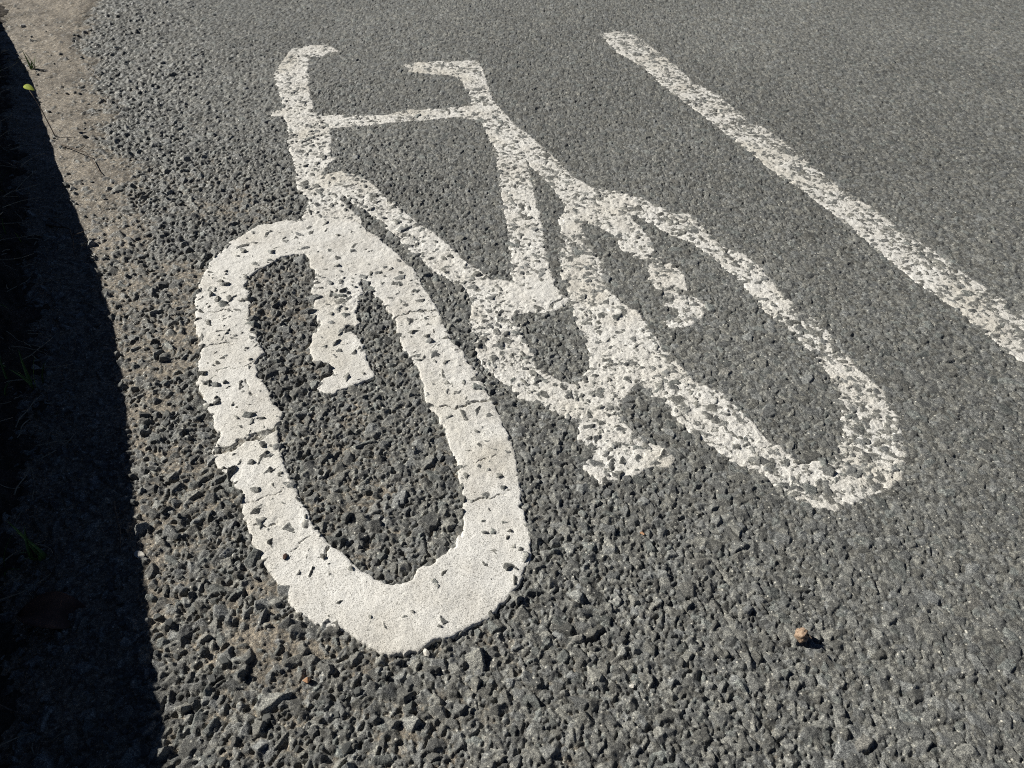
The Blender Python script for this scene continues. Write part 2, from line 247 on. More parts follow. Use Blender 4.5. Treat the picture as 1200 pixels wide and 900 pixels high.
# ------------------------------------------------------------------ materials
def mat(name):
    m = bpy.data.materials.new(name); m.use_nodes = True; nt = m.node_tree
    return m, nt, nt.nodes['Principled BSDF']
def nd(nt, t, **kw):
    n = nt.nodes.new(t)
    for k, v in kw.items():
        if k in n.inputs.keys(): n.inputs[k].default_value = v
        else: setattr(n, k, v)
    return n
def ramp(nt, src, stops):
    r = nt.nodes.new('ShaderNodeValToRGB'); nt.links.new(src, r.inputs[0]); e = r.color_ramp.elements
    while len(e) < len(stops): e.new(.5)
    for el, (p, c) in zip(e, stops): el.position = p; el.color = c if len(c) == 4 else (*c, 1)
    return r.outputs[0]
def mixc(nt, fac, a, b, mode='MIX'):
    n = nt.nodes.new('ShaderNodeMix'); n.data_type = 'RGBA'; n.blend_type = mode
    for s, v in ((n.inputs[0], fac), (n.inputs[6], a), (n.inputs[7], b)):
        if hasattr(v, 'links'): nt.links.new(v, s)
        else: s.default_value = v if not isinstance(v, tuple) else (*v, 1)
    return n.outputs[2]
def coords(nt): return nt.nodes.new('ShaderNodeTexCoord').outputs['Object']
def noise(nt, co, scale, detail=3, rough=.6):
    n = nd(nt, 'ShaderNodeTexNoise', Scale=scale, Detail=detail, Roughness=rough); nt.links.new(co, n.inputs['Vector']); return n.outputs[0]
def bump(nt, bs, h, dist, strength=1.0):
    b = nd(nt, 'ShaderNodeBump', Strength=strength, Distance=dist); nt.links.new(h, b.inputs['Height']); nt.links.new(b.outputs[0], bs.inputs['Normal']); return b

m_road, nt, bs = mat('worn_asphalt'); co = coords(nt)
vc = nd(nt, 'ShaderNodeVertexColor', layer_name='stone'); base = vc.outputs[0]
g1 = noise(nt, co, 900, 4, .7)
g2 = noise(nt, co, 300, 2, .6)
base = mixc(nt, 1.0, base, ramp(nt, g2, [(.30, (.60, .60, .60)), (.52, (1, 1, 1)), (.72, (1.5, 1.49, 1.44))]), 'MULTIPLY')
base = mixc(nt, 1.0, base, ramp(nt, g1, [(.30, (.25, .25, .26)), (.5, (.95, .95, .94)), (.66, (2.25, 2.2, 2.06))]), 'MULTIPLY')
vo = nd(nt, 'ShaderNodeTexVoronoi', Scale=330); nt.links.new(co, vo.inputs['Vector'])
sel = nd(nt, 'ShaderNodeSeparateColor'); nt.links.new(vo.outputs['Color'], sel.inputs[0])
fl = ramp(nt, sel.outputs[0], [(.955, (0, 0, 0)), (.965, (1, 1, 1))])
dd = ramp(nt, vo.outputs['Distance'], [(.25, (1, 1, 1)), (.42, (0, 0, 0))])
flm = nd(nt, 'ShaderNodeMath', operation='MULTIPLY'); nt.links.new(fl, flm.inputs[0]); nt.links.new(dd, flm.inputs[1])
base = mixc(nt, flm.outputs[0], base, (.60, .58, .50))
nt.links.new(base, bs.inputs['Base Color']); g3 = noise(nt, co, 520, 2, .6); nt.links.new(ramp(nt, g3, [(.45, (.75, .75, .75)), (.66, (.28, .28, .28))]), bs.inputs['Roughness']); bs.inputs['Specular IOR Level'].default_value = .5
bump(nt, bs, g1, .0014, .9)

m_paint, nt, bs = mat('thermoplastic_paint'); co = coords(nt)
n1 = noise(nt, co, 820, 3, .75); n2 = noise(nt, co, 14, 4, .6); n3 = noise(nt, co, 420, 2, .5)
vc = nd(nt, 'ShaderNodeVertexColor', layer_name='stone')
b1 = ramp(nt, n1, [(.36, (.18, .17, .15)), (.44, (.62, .61, .565)), (.57, (.79, .775, .73))])
b1 = mixc(nt, 1.0, b1, ramp(nt, n2, [(.3, (.84, .82, .79)), (.6, (1, 1, 1))]), 'MULTIPLY')
b1 = mixc(nt, 1.0, b1, vc.outputs[0], 'MULTIPLY')
nt.links.new(b1, bs.inputs['Base Color']); bs.inputs['Roughness'].default_value = .65; bs.inputs['Specular IOR Level'].default_value = .35
ad = nd(nt, 'ShaderNodeMath', operation='ADD'); nt.links.new(n1, ad.inputs[0]); nt.links.new(n3, ad.inputs[1])
bump(nt, bs, ad.outputs[0], .0006, .8)

# ------------------------------------------------------------------ road
X, Y = np.meshgrid(xs, ys, indexing='ij'); X = X.astype(f32); Y = Y.astype(f32)
def surface(x, y):
    z, tone, hue, sand, c = road_eval(x, y)
    k = fade(x, y).astype(f32)
    mean = .0014+.0005*c
    z = mean+(z-mean)*k+macro(x, y)*np.clip(k+.2, 0, 1)
    return z, tone, hue, sand, c, k
def stone_rgb(x, y, tone, hue, sand, c, k):
    # dark greenish grey roadstone, worn lighter out in the lane; dust between
    lt = (.064+(.135+.075*c)*tone**1.6+(1-c)*.034)*(1+.12*sst(1.4, 2.6, y)*(1-c))  # far lane lightened further: glare put into the stone colour
    lt = lt*(1-k)+k*lt; lt = lt*(.86+.28*fbm(x, y, .30, 201))
    rgb = np.stack([lt*(.985+.05*(hue-.5)), lt*(1.0), lt*(.945-.10*(hue-.5))], 1)
    bl = (hue > .92)[:, None]; rgb = np.where(bl, rgb*np.array([.9, .97, 1.03]), rgb)
    br = (hue < .02)[:, None]; rgb = np.where(br, rgb*np.array([1.08, 1.02, .94]), rgb)
    sc = np.array([.205, .178, .140])*(.50+.95*fbm(x, y, .035, 211, 4))[:, None]*(.35+1.3*vnoise(x, y, .0026, 215))[:, None]
    film = .08*sst(.05, .8, sandiness(x, y))[:, None]
    w = np.clip(sand[:, None]*.92+film, 0, 1)
    return rgb*(1-w)+sc*w
z, tone, hue, sand, c, k = surface(X.ravel(), Y.ravel())
rgb = stone_rgb(X.ravel(), Y.ravel(), tone, hue, sand, c, k)
road_in = (X.ravel(), Y.ravel(), z)
def ground_z(x, y): return float(surface(np.array([x], f32), np.array([y], f32))[0][0])

# ------------------------------------------------------------------ painted markings
# one plastic coat over the stones: wherever a stone stands higher than the coat it shows through
SCALE_T = dict(front_wheel=.0044, fork=.0043, handlebars=.0034, frame=.0033, saddle=.0032, crank=.0033, rear_wheel=.0030)
F = {k: poly_field(v) for k, v in OUT.items()}
CR = [(line_d, p, w) for p, w in CRACKS]
crack_f = Field(-.45, 1.0, .3, 1.9, .0008, lambda X, Y: crack_depth(X, Y), 0.0) if False else None
def edge_noise(x, y):
    a = .5+.5*sst(.35, .65, vnoise(x, y, .05, 309))
    return (fbm(x, y, .013, 301, 3)-.5)*.012*a+(vnoise(x, y, .0035, 305)-.5)*.003*a
def parts_sd(x, y):
    g = lambda n: F[n](x, y)
    d = {}
    d['front_wheel'] = np.minimum(g('front_wheel'), -g('front_hole'))
    d['rear_wheel'] = np.minimum(g('rear_wheel'), -g('rear_hole'))
    d['fork'] = g('fork')+.004; d['handlebars'] = g('handlebars'); d['saddle'] = g('saddle'); d['crank'] = g('crank')
    fr = g('frame_head')
    for n in ('frame_topbar', 'frame_seat_tube', 'frame_stay', 'frame_chainstay', 'hub', 'hub2'): fr = np.maximum(fr, g(n))
    d['frame'] = fr
    return d
def crack_cut(x, y):
    cut = np.zeros(x.shape, f32)
    for p, w in CRACKS:
        P = np.array(p); pad = .02
        m = (x > P[:, 0].min()-pad) & (x < P[:, 0].max()+pad) & (y > P[:, 1].min()-pad) & (y < P[:, 1].max()+pad)
        if not m.any(): continue
        xx = x[m]; yy = y[m]
        jx = (fbm(xx, yy, .010, 401)-.5)*.010; jy = (fbm(xx, yy, .010, 402)-.5)*.010
        dd_ = line_d(xx+jx, yy+jy, p); w_ = w*.001*(.35+1.1*vnoise(xx, yy, .011, 403))
        cut[m] = np.maximum(cut[m], (.0038+.004*min(1, max(0, w-1)))*np.clip(1.3-dd_/np.maximum(w_, .0003), 0, 1))
    return cut
WEAR = [(.085, 1.105, .045, -.0009), (-.03, .85, .06, -.0007), (.16, .72, .06, -.0006), (.28, .96, .05, -.0003), (.227, 1.04, .04, -.0004), (-.30, .75, .10, .0006), (-.27, .93, .035, -.0007),
        (.44, .65, .08, -.0005), (-.47, 1.49, .06, -.0004), (-.27, 1.25, .05, -.0004), (.048, .988, .05, .0012), (.13, .86, .04, .0008), (-.10, .40, .12, .0016)]
def paint_height(x, y, T):
    z, tone, hue, sand, c, k = surface(x, y)
    mc = macro(x, y); hr = z-mc
    T = T.copy()
    for wx_, wy_, r_, a_ in WEAR: T += a_*np.exp(-((x-wx_)**2+(y-wy_)**2)/(r_*r_))
    T = T*(.80+.55*c)+(fbm(x, y, .03, 311, 3)-.5)*.0020+(fbm(x, y, .0065, 317, 2)-.5)*.0022*sst(.0052, .0036, T)
    rough = (vnoise(x, y, .0022, 321)-.5)*.00022+(fbm(x, y, .007, 323, 2)-.5)*.0006
    foll = np.clip(.42-(T-.002)*120, .06, .42)
    zp = mc+T*(1-foll*.55)+(hr-.0015)*foll+rough
    return zp, z
def marking(xr_, yr_, st, sdfn, Tfn, namefn, names):
    xs_ = np.arange(xr_[0], xr_[1], st); ys_ = np.concatenate([grow(a, b, s, s) [:-1] for a, b, s in yr_])
    X, Y = np.meshgrid(xs_, ys_, indexing='ij'); X = X.astype(f32); Y = Y.astype(f32)
    sh = X.shape; x = X.ravel(); y = Y.ravel()
    en = edge_noise(x, y); sd, T, lab = sdfn(x, y)
    sd = sd+en
    act = sd > -.004
    z = np.full(x.shape, -.02, f32)
    zp, zr = paint_height(x[act], y[act], T[act])
    s = sd[act]
    # rounded shoulder, then the cut edge
    zp = zp-.0012*np.clip(1-s/.004, 0, 1)**2-.012*np.clip(-s/.0012, 0, 1)-crack_cut(x[act], y[act])
    z[act] = zp
    cov = np.stack([x, y, z], 1)
    idx = np.arange(len(x)).reshape(sh)
    qd = np.stack([idx[:-1, :-1], idx[1:, :-1], idx[1:, 1:], idx[:-1, 1:]], -1).reshape(-1, 4)
    A = act.reshape(sh); ka = (A[:-1, :-1] & A[1:, :-1] & A[1:, 1:] & A[:-1, 1:]).ravel()
    # leave out what lies wholly under the stones
    up = np.zeros(len(x), bool); up[act] = zp > zr-.0022
    ka &= up[qd].any(1)
    qd = qd[ka]; lb = lab[qd[:, 0]]
    tint = (.97+.07*vnoise(x, y, .05, 351)); dirt = sst(.5, .8, fbm(x, y, .09, 353))*.10
    rgb = np.stack([tint-dirt*.8, tint-dirt*.95, tint-dirt*1.3], 1)
    out = []
    for i, n in enumerate(names):
        qq = qd[lb == i]
        if not len(qq): continue
        u, inv = np.unique(qq, return_inverse=True)
        me = build_mesh(n, cov[u], inv.reshape(qq.shape)); set_col(me, 'stone', rgb[u]); me.materials.append(m_paint)
        out.append((n, me))
    return out
PN = ['front_wheel', 'rear_wheel', 'fork', 'handlebars', 'saddle', 'crank', 'frame']
def sym_sdf(x, y):
    d = parts_sd(x, y); A = np.stack([d[n] for n in PN]); 
    lab = A.argmax(0); sd = A.max(0)
    # blend the thickness softly across neighbouring strokes
    w = np.exp(np.clip(A, -.03, .02)/.006); TT = np.array([SCALE_T[n] for n in PN])[:, None]
    return sd, ((w*TT).sum(0)/w.sum(0)).astype(f32), lab
# worn film of paint left on the sides and in the hollows of the stones inside the markings
LF = poly_field(LINE)
def line_sdf(x, y):
    sd = LF(x, y); m = sd > -.02; T = np.full(x.shape, .0031)
    T[m] -= .0006*sst(.02, .09, line_d(x[m], y[m], LINE[:16]))
    return sd, T.astype(f32), np.zeros(x.shape, int)
rx, ry, rz = road_in
for sdf_, box in ((sym_sdf, (-.62, .80, .33, 2.35)), (line_sdf, (.2, 2.0, .6, 2.7))):
    m = (rx > box[0]) & (rx < box[1]) & (ry > box[2]) & (ry < box[3]); ii = np.nonzero(m)[0]
    sd_, T_, lab_ = sdf_(rx[ii], ry[ii]); sd_ = sd_+edge_noise(rx[ii], ry[ii]); on = sd_ > -.001; ii = ii[on]
    zp_, zr_ = paint_height(rx[ii], ry[ii], T_[on])
    w_ = np.clip(1-(zr_-zp_)/.0010, 0, 1)*(.15+.9*sst(.4, .6, vnoise(rx[ii], ry[ii], .0035, 911)))*sst(-.001, .003, sd_[on])*.6
    w_ = np.clip(w_, 0, .8)[:, None]
    rgb[ii] = rgb[ii]*(1-w_)+np.array([.52, .51, .47])*w_
q, cov = grid_mesh('road', X, Y, z.reshape(X.shape))
me = build_mesh('road', cov, q); set_col(me, 'stone', rgb); me.materials.append(m_road)
road = link('road', me); tag(road, kind='structure')
sym = bpy.data.objects.new('bicycle_symbol', None); C.objects.link(sym); sym.empty_display_size = .1
sym.location = (.15, .9, 0)
tag(sym, 'worn white bicycle symbol painted large on the grey asphalt road', 'road marking')
for n, me in marking((-.62, .80), [(.33, 1.0, .0010), (1.0, 2.35, .0017)], .0011, sym_sdf, None, None, PN):
    nm = {'crank': 'pedal_crank'}.get(n, n)
    o = link(nm, me, sym); o.matrix_parent_inverse = Matrix.Translation((-.15, -.9, 0))
lx = [p[0] for p in LINE]; ly = [p[1] for p in LINE]
for n, me in marking((min(lx)-.02, max(lx)+.02), [(min(ly)-.02, max(ly)+.02, .0020)], .0018, line_sdf, None, None, ['lane_line']):
    ll = link('lane_line', me); tag(ll, 'long worn white lane line running to the right of the bicycle symbol', 'road marking')

# ------------------------------------------------------------------ verge, wall, plants in the shade at the left
m_soil, nt, bs = mat('dark_soil'); co = coords(nt)
n1 = noise(nt, co, 220, 5, .7); n2 = noise(nt, co, 18, 3, .6)
b1 = ramp(nt, n1, [(.3, (.018, .014, .010)), (.55, (.05, .04, .03)), (.75, (.12, .10, .075))])
nt.links.new(b1, bs.inputs['Base Color']); bs.inputs['Roughness'].default_value = .95
bump(nt, bs, n1, .004, .9)
def simple(name, stops, scale, rough=.8, bd=.0008, trans=0):
    m, nt, bs = mat(name); co = coords(nt); n = noise(nt, co, scale, 4, .65)
    nt.links.new(ramp(nt, n, stops), bs.inputs['Base Color']); bs.inputs['Roughness'].default_value = rough
    bump(nt, bs, n, bd, .7); return m
m_grass = simple('grass_blade', [(.3, (.06, .13, .02)), (.7, (.13, .22, .05))], 60, .6, .0002)
m_dry = simple('dry_stalk', [(.3, (.22, .19, .13)), (.7, (.48, .42, .31))], 120, .8, .0003)
m_twig = simple('twig_bark', [(.3, (.05, .035, .025)), (.7, (.15, .12, .09))], 200, .9, .0006)
m_leafg = simple('fresh_leaf', [(.3, (.20, .27, .008)), (.7, (.34, .38, .012))], 90, .8, .0002)
m_leafb = simple('brown_leaf', [(.3, (.05, .025, .018)), (.7, (.14, .07, .045))], 80, .7, .0006)
m_tan = simple('tan_clod', [(.3, (.14, .085, .05)), (.55, (.38, .27, .185)), (.75, (.52, .41, .31))], 420, .85, .0012)
m_orange = simple('orange_stone', [(.3, (.46, .24, .12)), (.7, (.66, .40, .24))], 300, .7, .0005)
m_whitec = simple('pale_chip', [(.3, (.5, .47, .40)), (.7, (.78, .75, .68))], 300, .6, .0004)
m_dark = simple('roadstone', [(.3, (.055, .058, .055)), (.55, (.115, .12, .112)), (.75, (.22, .22, .20))], 500, .7, .0009)
m_wall = None

# wall: stands where it casts the shade on the road; its top runs a little up and down
tan_el = math.tan(SUN_EL); sx_, sy_ = math.cos(SUN_AZ), math.sin(SUN_AZ)
WP = [Vector((WALL[0][0]+(WALL[0][0]-WALL[2][0])*k, WALL[0][1]+(WALL[0][1]-WALL[2][1])*k, 0)) for k in (3.0,)]
WP = WP+[Vector((x, y, 0)) for x, y in WALL]
WP.append(WP[-1]+(WP[-1]-WP[-2])*1.5); WP.append(WP[-1]+Vector((.25, -1.6, 0)))
def wall_hit(x, y):
    """distance towards the sun from a ground point to the wall line, and the place along it"""
    best = None; s = 0
    for a, b in zip(WP[:-1], WP[1:]):
        ex, ey = b.x-a.x, b.y-a.y; L = math.hypot(ex, ey); den = sx_*ey-sy_*ex
        if abs(den) > 1e-9:
            t = ((a.x-x)*ey-(a.y-y)*ex)/den; u = ((a.x-x)*sy_-(a.y-y)*sx_)/den
            if t > 0 and -1e-6 <= u <= 1+1e-6 and (best is None or t < best[0]): best = (t, s+u*L)
        s += L
    return best
hs = []
for x, y in SHADE:
    r = wall_hit(x, y)
    if r: hs.append((r[1], r[0]*tan_el+.0015))
hs.sort(); HS = np.array([h[0] for h in hs]); HH = np.array([h[1] for h in hs])
print('wall heights', [(round(a, 2), round(b, 3)) for a, b in hs])
cum = [0]
for a, b in zip(WP[:-1], WP[1:]): cum.append(cum[-1]+(b-a).length)
def wall_pt(s):
    i = max(0, min(len(WP)-2, int(np.searchsorted(cum, s)-1))); t = (s-cum[i])/(cum[i+1]-cum[i])
    p = WP[i].lerp(WP[i+1], t); j = 0
    d = (WP[min(i+2, len(WP)-1)]-WP[max(i-1, 0)]).normalized()
    return p, Vector((d.y, -d.x, 0))*1.0
# outward normal must face away from the road
def wall_obj():
    ns = int(cum[-1]/.008); S = np.linspace(0, cum[-1], ns)
    P = np.array([wall_pt(s)[0][:2] for s in S]); 
    tg = np.gradient(P, axis=0); kk = 41
    ker = np.ones(kk)/kk
    tg = np.stack([np.convolve(np.pad(tg[:, i], kk//2, mode='edge'), ker, 'valid') for i in (0, 1)], 1)
    tg /= np.linalg.norm(tg, axis=1)[:, None]
    N = np.stack([tg[:, 1], -tg[:, 0]], 1)          # walking towards the camera: this is the side away from the road
    if N[ns//2, 0] > 0: N = -N
    H = np.interp(S, HS, HH)
    TH = .22
    nz = 26; ntp = 22
    rows = []
    for j in range(nz+1):
        rows.append((0.0, j/nz, 0))
    for j in range(1, ntp+1): rows.append((TH*j/ntp, 1.0, 1))
    for j in range(1, nz+1): rows.append((TH, 1-j/nz, 2))
    V = np.zeros((len(rows), ns, 3)); col = np.zeros((len(rows), ns, 3))
    for r, (off, fz, side) in enumerate(rows):
        zz = -.06+(H+.06)*fz
        # rubble stone relief
        u = S; v = zz if side != 1 else H+off
        w = vnoise(u*1.0, v*1.6, .045, 501); jt = np.abs(vnoise(u, v*1.5, .06, 503)-.5)
        rel = .010*(w-.5)-.007*np.clip(1-jt/.06, 0, 1)
        if side == 0 and fz > .97 or side == 1 and off < .012: rel = rel*.15
        px = P[:, 0]+N[:, 0]*(off-(rel if side == 0 else -rel if side == 2 else 0)); py = P[:, 1]+N[:, 1]*(off-(rel if side == 0 else -rel if side == 2 else 0))
        z_ = zz+(rel*.6 if side == 1 else 0)
        if side == 1: z_ = z_-.12*max(0, off-.0)*.35
        if side == 2: z_ = np.minimum(z_, H-.12*TH*.35)
        V[r, :, 0] = px; V[r, :, 1] = py; V[r, :, 2] = z_
        t = .05+.07*w; mort = np.clip(1-jt/.06, 0, 1)*.02
        col[r] = np.stack([t+mort, t*.97+mort, t*.9+mort*.9], 1)
    idx = np.arange(len(rows)*ns).reshape(len(rows), ns)
    q = np.stack([idx[:-1, :-1], idx[:-1, 1:], idx[1:, 1:], idx[1:, :-1]], -1).reshape(-1, 4)
    me = build_mesh('stone_wall', V.reshape(-1, 3).astype(f32), q); set_col(me, 'stone', col.reshape(-1, 3)); me.materials.append(m_wall_)
    o = link('stone_wall', me); tag(o, 'low grey stone wall standing in shade along the left edge of the verge', 'wall')
    return o
m_wall_, nt, bs = mat('rubble_stone'); co = coords(nt); vc = nd(nt, 'ShaderNodeVertexColor', layer_name='stone'); n = noise(nt, co, 120, 6, .7)
nt.links.new(mixc(nt, 1.0, vc.outputs[0], ramp(nt, n, [(.3, (.55, .55, .55)), (.7, (1.3, 1.3, 1.25))]), 'MULTIPLY'), bs.inputs['Base Color'])
bs.inputs['Roughness'].default_value = .9; bump(nt, bs, n, .004, .8)
wall = wall_obj()

# verge of soil between the road edge and the wall (and the ground behind it)
def verge_obj():
    ny = 520; yv = np.concatenate([np.linspace(-2.2, .1, 60)[:-1], np.linspace(.1, 2.9, ny), np.linspace(2.9, 6, 50)[1:]])
    us = np.concatenate([np.linspace(-.012, .34, 130), np.linspace(.34, 3.5, 30)[1:]])     # metres to the left of the edge
    Xe = ext_x(yv, VX, VY)
    X = Xe[:, None]-us[None, :]; Y = np.repeat(yv[:, None], len(us), 1)
    e = us[None, :]+(fbm(X, Y, .05, 601)-.5)*.05
    Z = -.001+.030*sst(-.005, .16, e)+(fbm(X, Y, .035, 603, 4)-.5)*.016*sst(0, .05, e)+(vnoise(X, Y, .006, 607)-.5)*.004
    Z = np.where(us[None, :] > .34, Z.mean()+0*Z+.012, Z)
    idx = np.arange(X.size).reshape(X.shape)
    q = np.stack([idx[:-1, :-1], idx[:-1, 1:], idx[1:, 1:], idx[1:, :-1]], -1).reshape(-1, 4)[:, ::-1]
    me = build_mesh('verge', np.stack([X.ravel(), Y.ravel(), Z.ravel()], 1).astype(f32), q); me.materials.append(m_soil)
    o = link('verge', me); tag(o, kind='structure'); return o
verge_obj()
def verge_z(x, y):
    e = (ext_x(np.array([y]), VX, VY)[0]-x); a = np.array([x]); b = np.array([y])
    e2 = e+(fbm(a, b, .05, 601)[0]-.5)*.05
    return float(-.001+.030*sst(-.005, .16, e2)+(fbm(a, b, .035, 603, 4)[0]-.5)*.016*sst(0, .05, e2)) if e > -.012 else ground_z(x, y)

def tube(bm, pts, r0, r1, n=6):
    rings = []
    for i, p in enumerate(pts):
        d = (pts[min(i+1, len(pts)-1)]-pts[max(i-1, 0)]).normalized()
        a = d.orthogonal().normalized(); b = d.cross(a); r = r0+(r1-r0)*i/(len(pts)-1)
        rings.append([bm.verts.new(p+(a*math.cos(k*2*math.pi/n)+b*math.sin(k*2*math.pi/n))*r) for k in range(n)])
    for u, v in zip(rings[:-1], rings[1:]):
        for k in range(n): bm.faces.new((u[k], u[(k+1) % n], v[(k+1) % n], v[k]))
    bm.faces.new(rings[0][::-1]); bm.faces.new(rings[-1])
def blade(bm, base, az, length, lean, w):
    n = 6; L = []; R = []
    side = Vector((-math.sin(az), math.cos(az), 0)); p = base.copy(); ang = math.radians(88)-lean*.1
    for i in range(n+1):
        t = i/n; ww = w*(1-t**1.6)*.5+.0001
        fold = Vector((0, 0, ww*.6))
        L.append(bm.verts.new(p+side*ww+fold)); R.append(bm.verts.new(p-side*ww+fold)); 
        if i == 0: M = []
        M.append(bm.verts.new(p))
        ang -= lean/n; p = p+Vector((math.cos(az)*math.cos(ang), math.sin(az)*math.cos(ang), math.sin(ang)))*(length/n)
    for i in range(n):
        bm.faces.new((L[i], M[i], M[i+1], L[i+1])); bm.faces.new((M[i], R[i], R[i+1], M[i+1]))
def bm_obj(name, bm, m, parent=None, loc=None, smooth=False):
    me = bpy.data.meshes.new(name); bm.normal_update(); bm.to_mesh(me); bm.free(); me.materials.append(m)
    if smooth:
        for p in me.polygons: p.use_smooth = True
    return link(name, me, parent, loc)
rnd = random.Random(7)
def edge_x(y): return float(ext_x(np.array([y]), VX, VY)[0])
# short grass and litter along the wall foot
bm = bmesh.new()
for i in range(900):
    y = rnd.uniform(.05, 2.9); e = .05+.25*rnd.random()**.8; x = edge_x(y)-e
    if vnoise(np.array([x]), np.array([y]), .07, 701)[0] < .45: continue
    z = verge_z(x, y)-.002
    blade(bm, Vector((x, y, z)), rnd.uniform(0, 6.28), rnd.uniform(.015, .055), rnd.uniform(.5, 2.0), rnd.uniform(.0014, .003))
tag(bm_obj('grass', bm, m_grass), kind='stuff')
bm = bmesh.new()
for i in range(700):
    y = rnd.uniform(.05, 2.9); e = .0+.28*rnd.random(); x = edge_x(y)-e; z = verge_z(x, y)+.002
    az = rnd.uniform(0, 6.28); L = rnd.uniform(.010, .07); p = [Vector((x, y, z))]
    for k in range(4):
        az += rnd.uniform(-.35, .35); q_ = p[-1]+Vector((math.cos(az)*L/4, math.sin(az)*L/4, rnd.uniform(-.001, .0028))); p.append(q_)
    tube(bm, p, .0008, .0004, 4)
tag(bm_obj('dry_litter', bm, m_dry), kind='stuff')

def tuft(loc, n, lmax, label, m=m_grass):
    root = bpy.data.objects.new('grass_tuft', None); C.objects.link(root); root.location = loc; tag(root, label, 'grass tuft', 'grass tufts on the verge')
    for i in range(n):
        bm = bmesh.new(); a = rnd.uniform(0, 6.28)
        blade(bm, Vector((rnd.uniform(-.006, .006), rnd.uniform(-.006, .006), 0)), a, lmax*rnd.uniform(.55, 1), rnd.uniform(.2, 1.1), rnd.uniform(.003, .005)); bm_obj('blade', bm, m, root)
for x, y, n, l, lab in ((-.50, .445, 7, .055, 'fresh green grass tuft in the shade, nearest the bottom left corner'),
                        (-.635, .71, 5, .06, 'thin green grass tuft beside the wall, halfway up the left edge'),
                        (-1.19, 1.80, 8, .05, 'pale grass tuft at the shadow edge in the top left corner')):
    tuft((x, y, verge_z(x, y)-.001), n, l, lab)

def twig(pts, r, label, forks=()):
    P = [Vector((x, y, verge_z(x, y)+dz)) for x, y, dz in pts]; bm = bmesh.new(); o0 = P[0].copy()
    C_ = []
    for a, b in zip(P[:-1], P[1:]):
        for k in range(4): C_.append(a.lerp(b, k/4)+Vector((rnd.uniform(-1, 1), rnd.uniform(-1, 1), rnd.uniform(0, 1)))*.0012)
    C_.append(P[-1]); tube(bm, [c_-o0 for c_ in C_], r, r*.45, 6)
    for i, az, L in forks:
        s = C_[i]-o0; tube(bm, [s, s+Vector((math.cos(az), math.sin(az), .15))*L*.5, s+Vector((math.cos(az+.3), math.sin(az+.3), .1))*L], r*.6, r*.25, 5)
    tag(bm_obj('twig', bm, m_twig, loc=o0), label, 'twig')
twig([(-.93, 1.40, .004), (-.86, 1.36, .008), (-.80, 1.29, .004)], .0016, 'thin bare twig lying in the shade by the upper wall foot', ((3, 1.2, .03),))
twig([(-.82, 1.11, .004), (-.76, 1.08, .012), (-.72, 1.01, .004)], .0018, 'forked brown twig on dark soil below the upper twig', ((3, 2.6, .04), (5, .4, .03)))
twig([(-.45, .52, .004), (-.43, .49, .010), (-.415, .455, .003)], .0014, 'curved twig near the grass tuft at the lower left')
twig([(-.50, .27, .004), (-.46, .285, .007), (-.43, .28, .003)], .0013, 'straw coloured twig in the bottom left corner')

# green leaf on its stem, lifted out of the shade into the sun
def leaf_on_stem():
    root = bpy.data.objects.new('green_sprig', None); C.objects.link(root)
    tip = Vector(LEAF); b0 = Vector((tip.x+.055, tip.y-.055, 0)); b0.z = verge_z(b0.x, b0.y)
    root.location = b0; tag(root, 'bright yellow-green leaf on a thin stem catching the sun above the shade', 'sprig')
    bm = bmesh.new(); T_ = tip-b0
    tube(bm, [Vector((0, 0, 0)), T_*.35+Vector((0, 0, T_.z*.25)), T_*.7+Vector((0, 0, T_.z*.18)), T_], .0011, .0006, 6); bm_obj('stem', bm, m_twig, root)
    bm = bmesh.new(); L = .027; n = 9; a = Vector((.90, -.32, -.10)).normalized(); s = Vector((.25, .75, .45)); s = (s-a*s.dot(a)).normalized(); up = a.cross(s)
    rows = []
    for i in range(n+1):
        t = i/n; w = .0068*math.sin(math.pi*min(1, t*1.0))**.75*(1-.25*t)+.0002
        c_ = T_-a*L*.35+a*L*t+up*(-.010*(t-.4)**2)
        rows.append([bm.verts.new(c_+s*w*k+up*abs(k)*w*.28) for k in (-1, -.5, 0, .5, 1)])
    for u, v in zip(rows[:-1], rows[1:]):
        for k in range(4): bm.faces.new((u[k], u[k+1], v[k+1], v[k]))
    bm_obj('leaf', bm, m_leafg, root, smooth=True)
LEAF = (-1.02, 1.50, .085)
leaf_on_stem()

# ------------------------------------------------------------------ loose things
def rock_bm(r, sq=(1, 1, .7), n=22, seed=0, bev=.12):
    rg = random.Random(seed); bm = bmesh.new()
    for i in range(n):
        v = Vector((rg.gauss(0, 1), rg.gauss(0, 1), rg.gauss(0, 1))).normalized()*rg.uniform(.82, 1.1)
        bm.verts.new((v.x*r*sq[0], v.y*r*sq[1], v.z*r*sq[2]))
    bmesh.ops.convex_hull(bm, input=bm.verts)
    loose = [v for v in bm.verts if not v.link_faces]; bmesh.ops.delete(bm, geom=loose, context='VERTS')
    bmesh.ops.bevel(bm, geom=list(bm.edges), offset=r*bev, segments=1, affect='EDGES', clamp_overlap=True)
    return bm
def place_rock(name, x, y, r, m, label, cat, sq=(1, 1, .7), seed=0, group=None, lift=.35, tilt=0, n=22):
    o = bm_obj(name, rock_bm(r, sq, n, seed), m); z = max(ground_z(x+a*r*.5, y+b*r*.5) for a, b in ((0, 0), (1, 0), (-1, 0), (0, 1), (0, -1))) if x > edge_x(y) else verge_z(x, y)
    o.location = (x, y, z+r*sq[2]*lift); o.rotation_euler = (tilt, tilt*.6, seed*1.7); tag(o, label, cat, group); return o
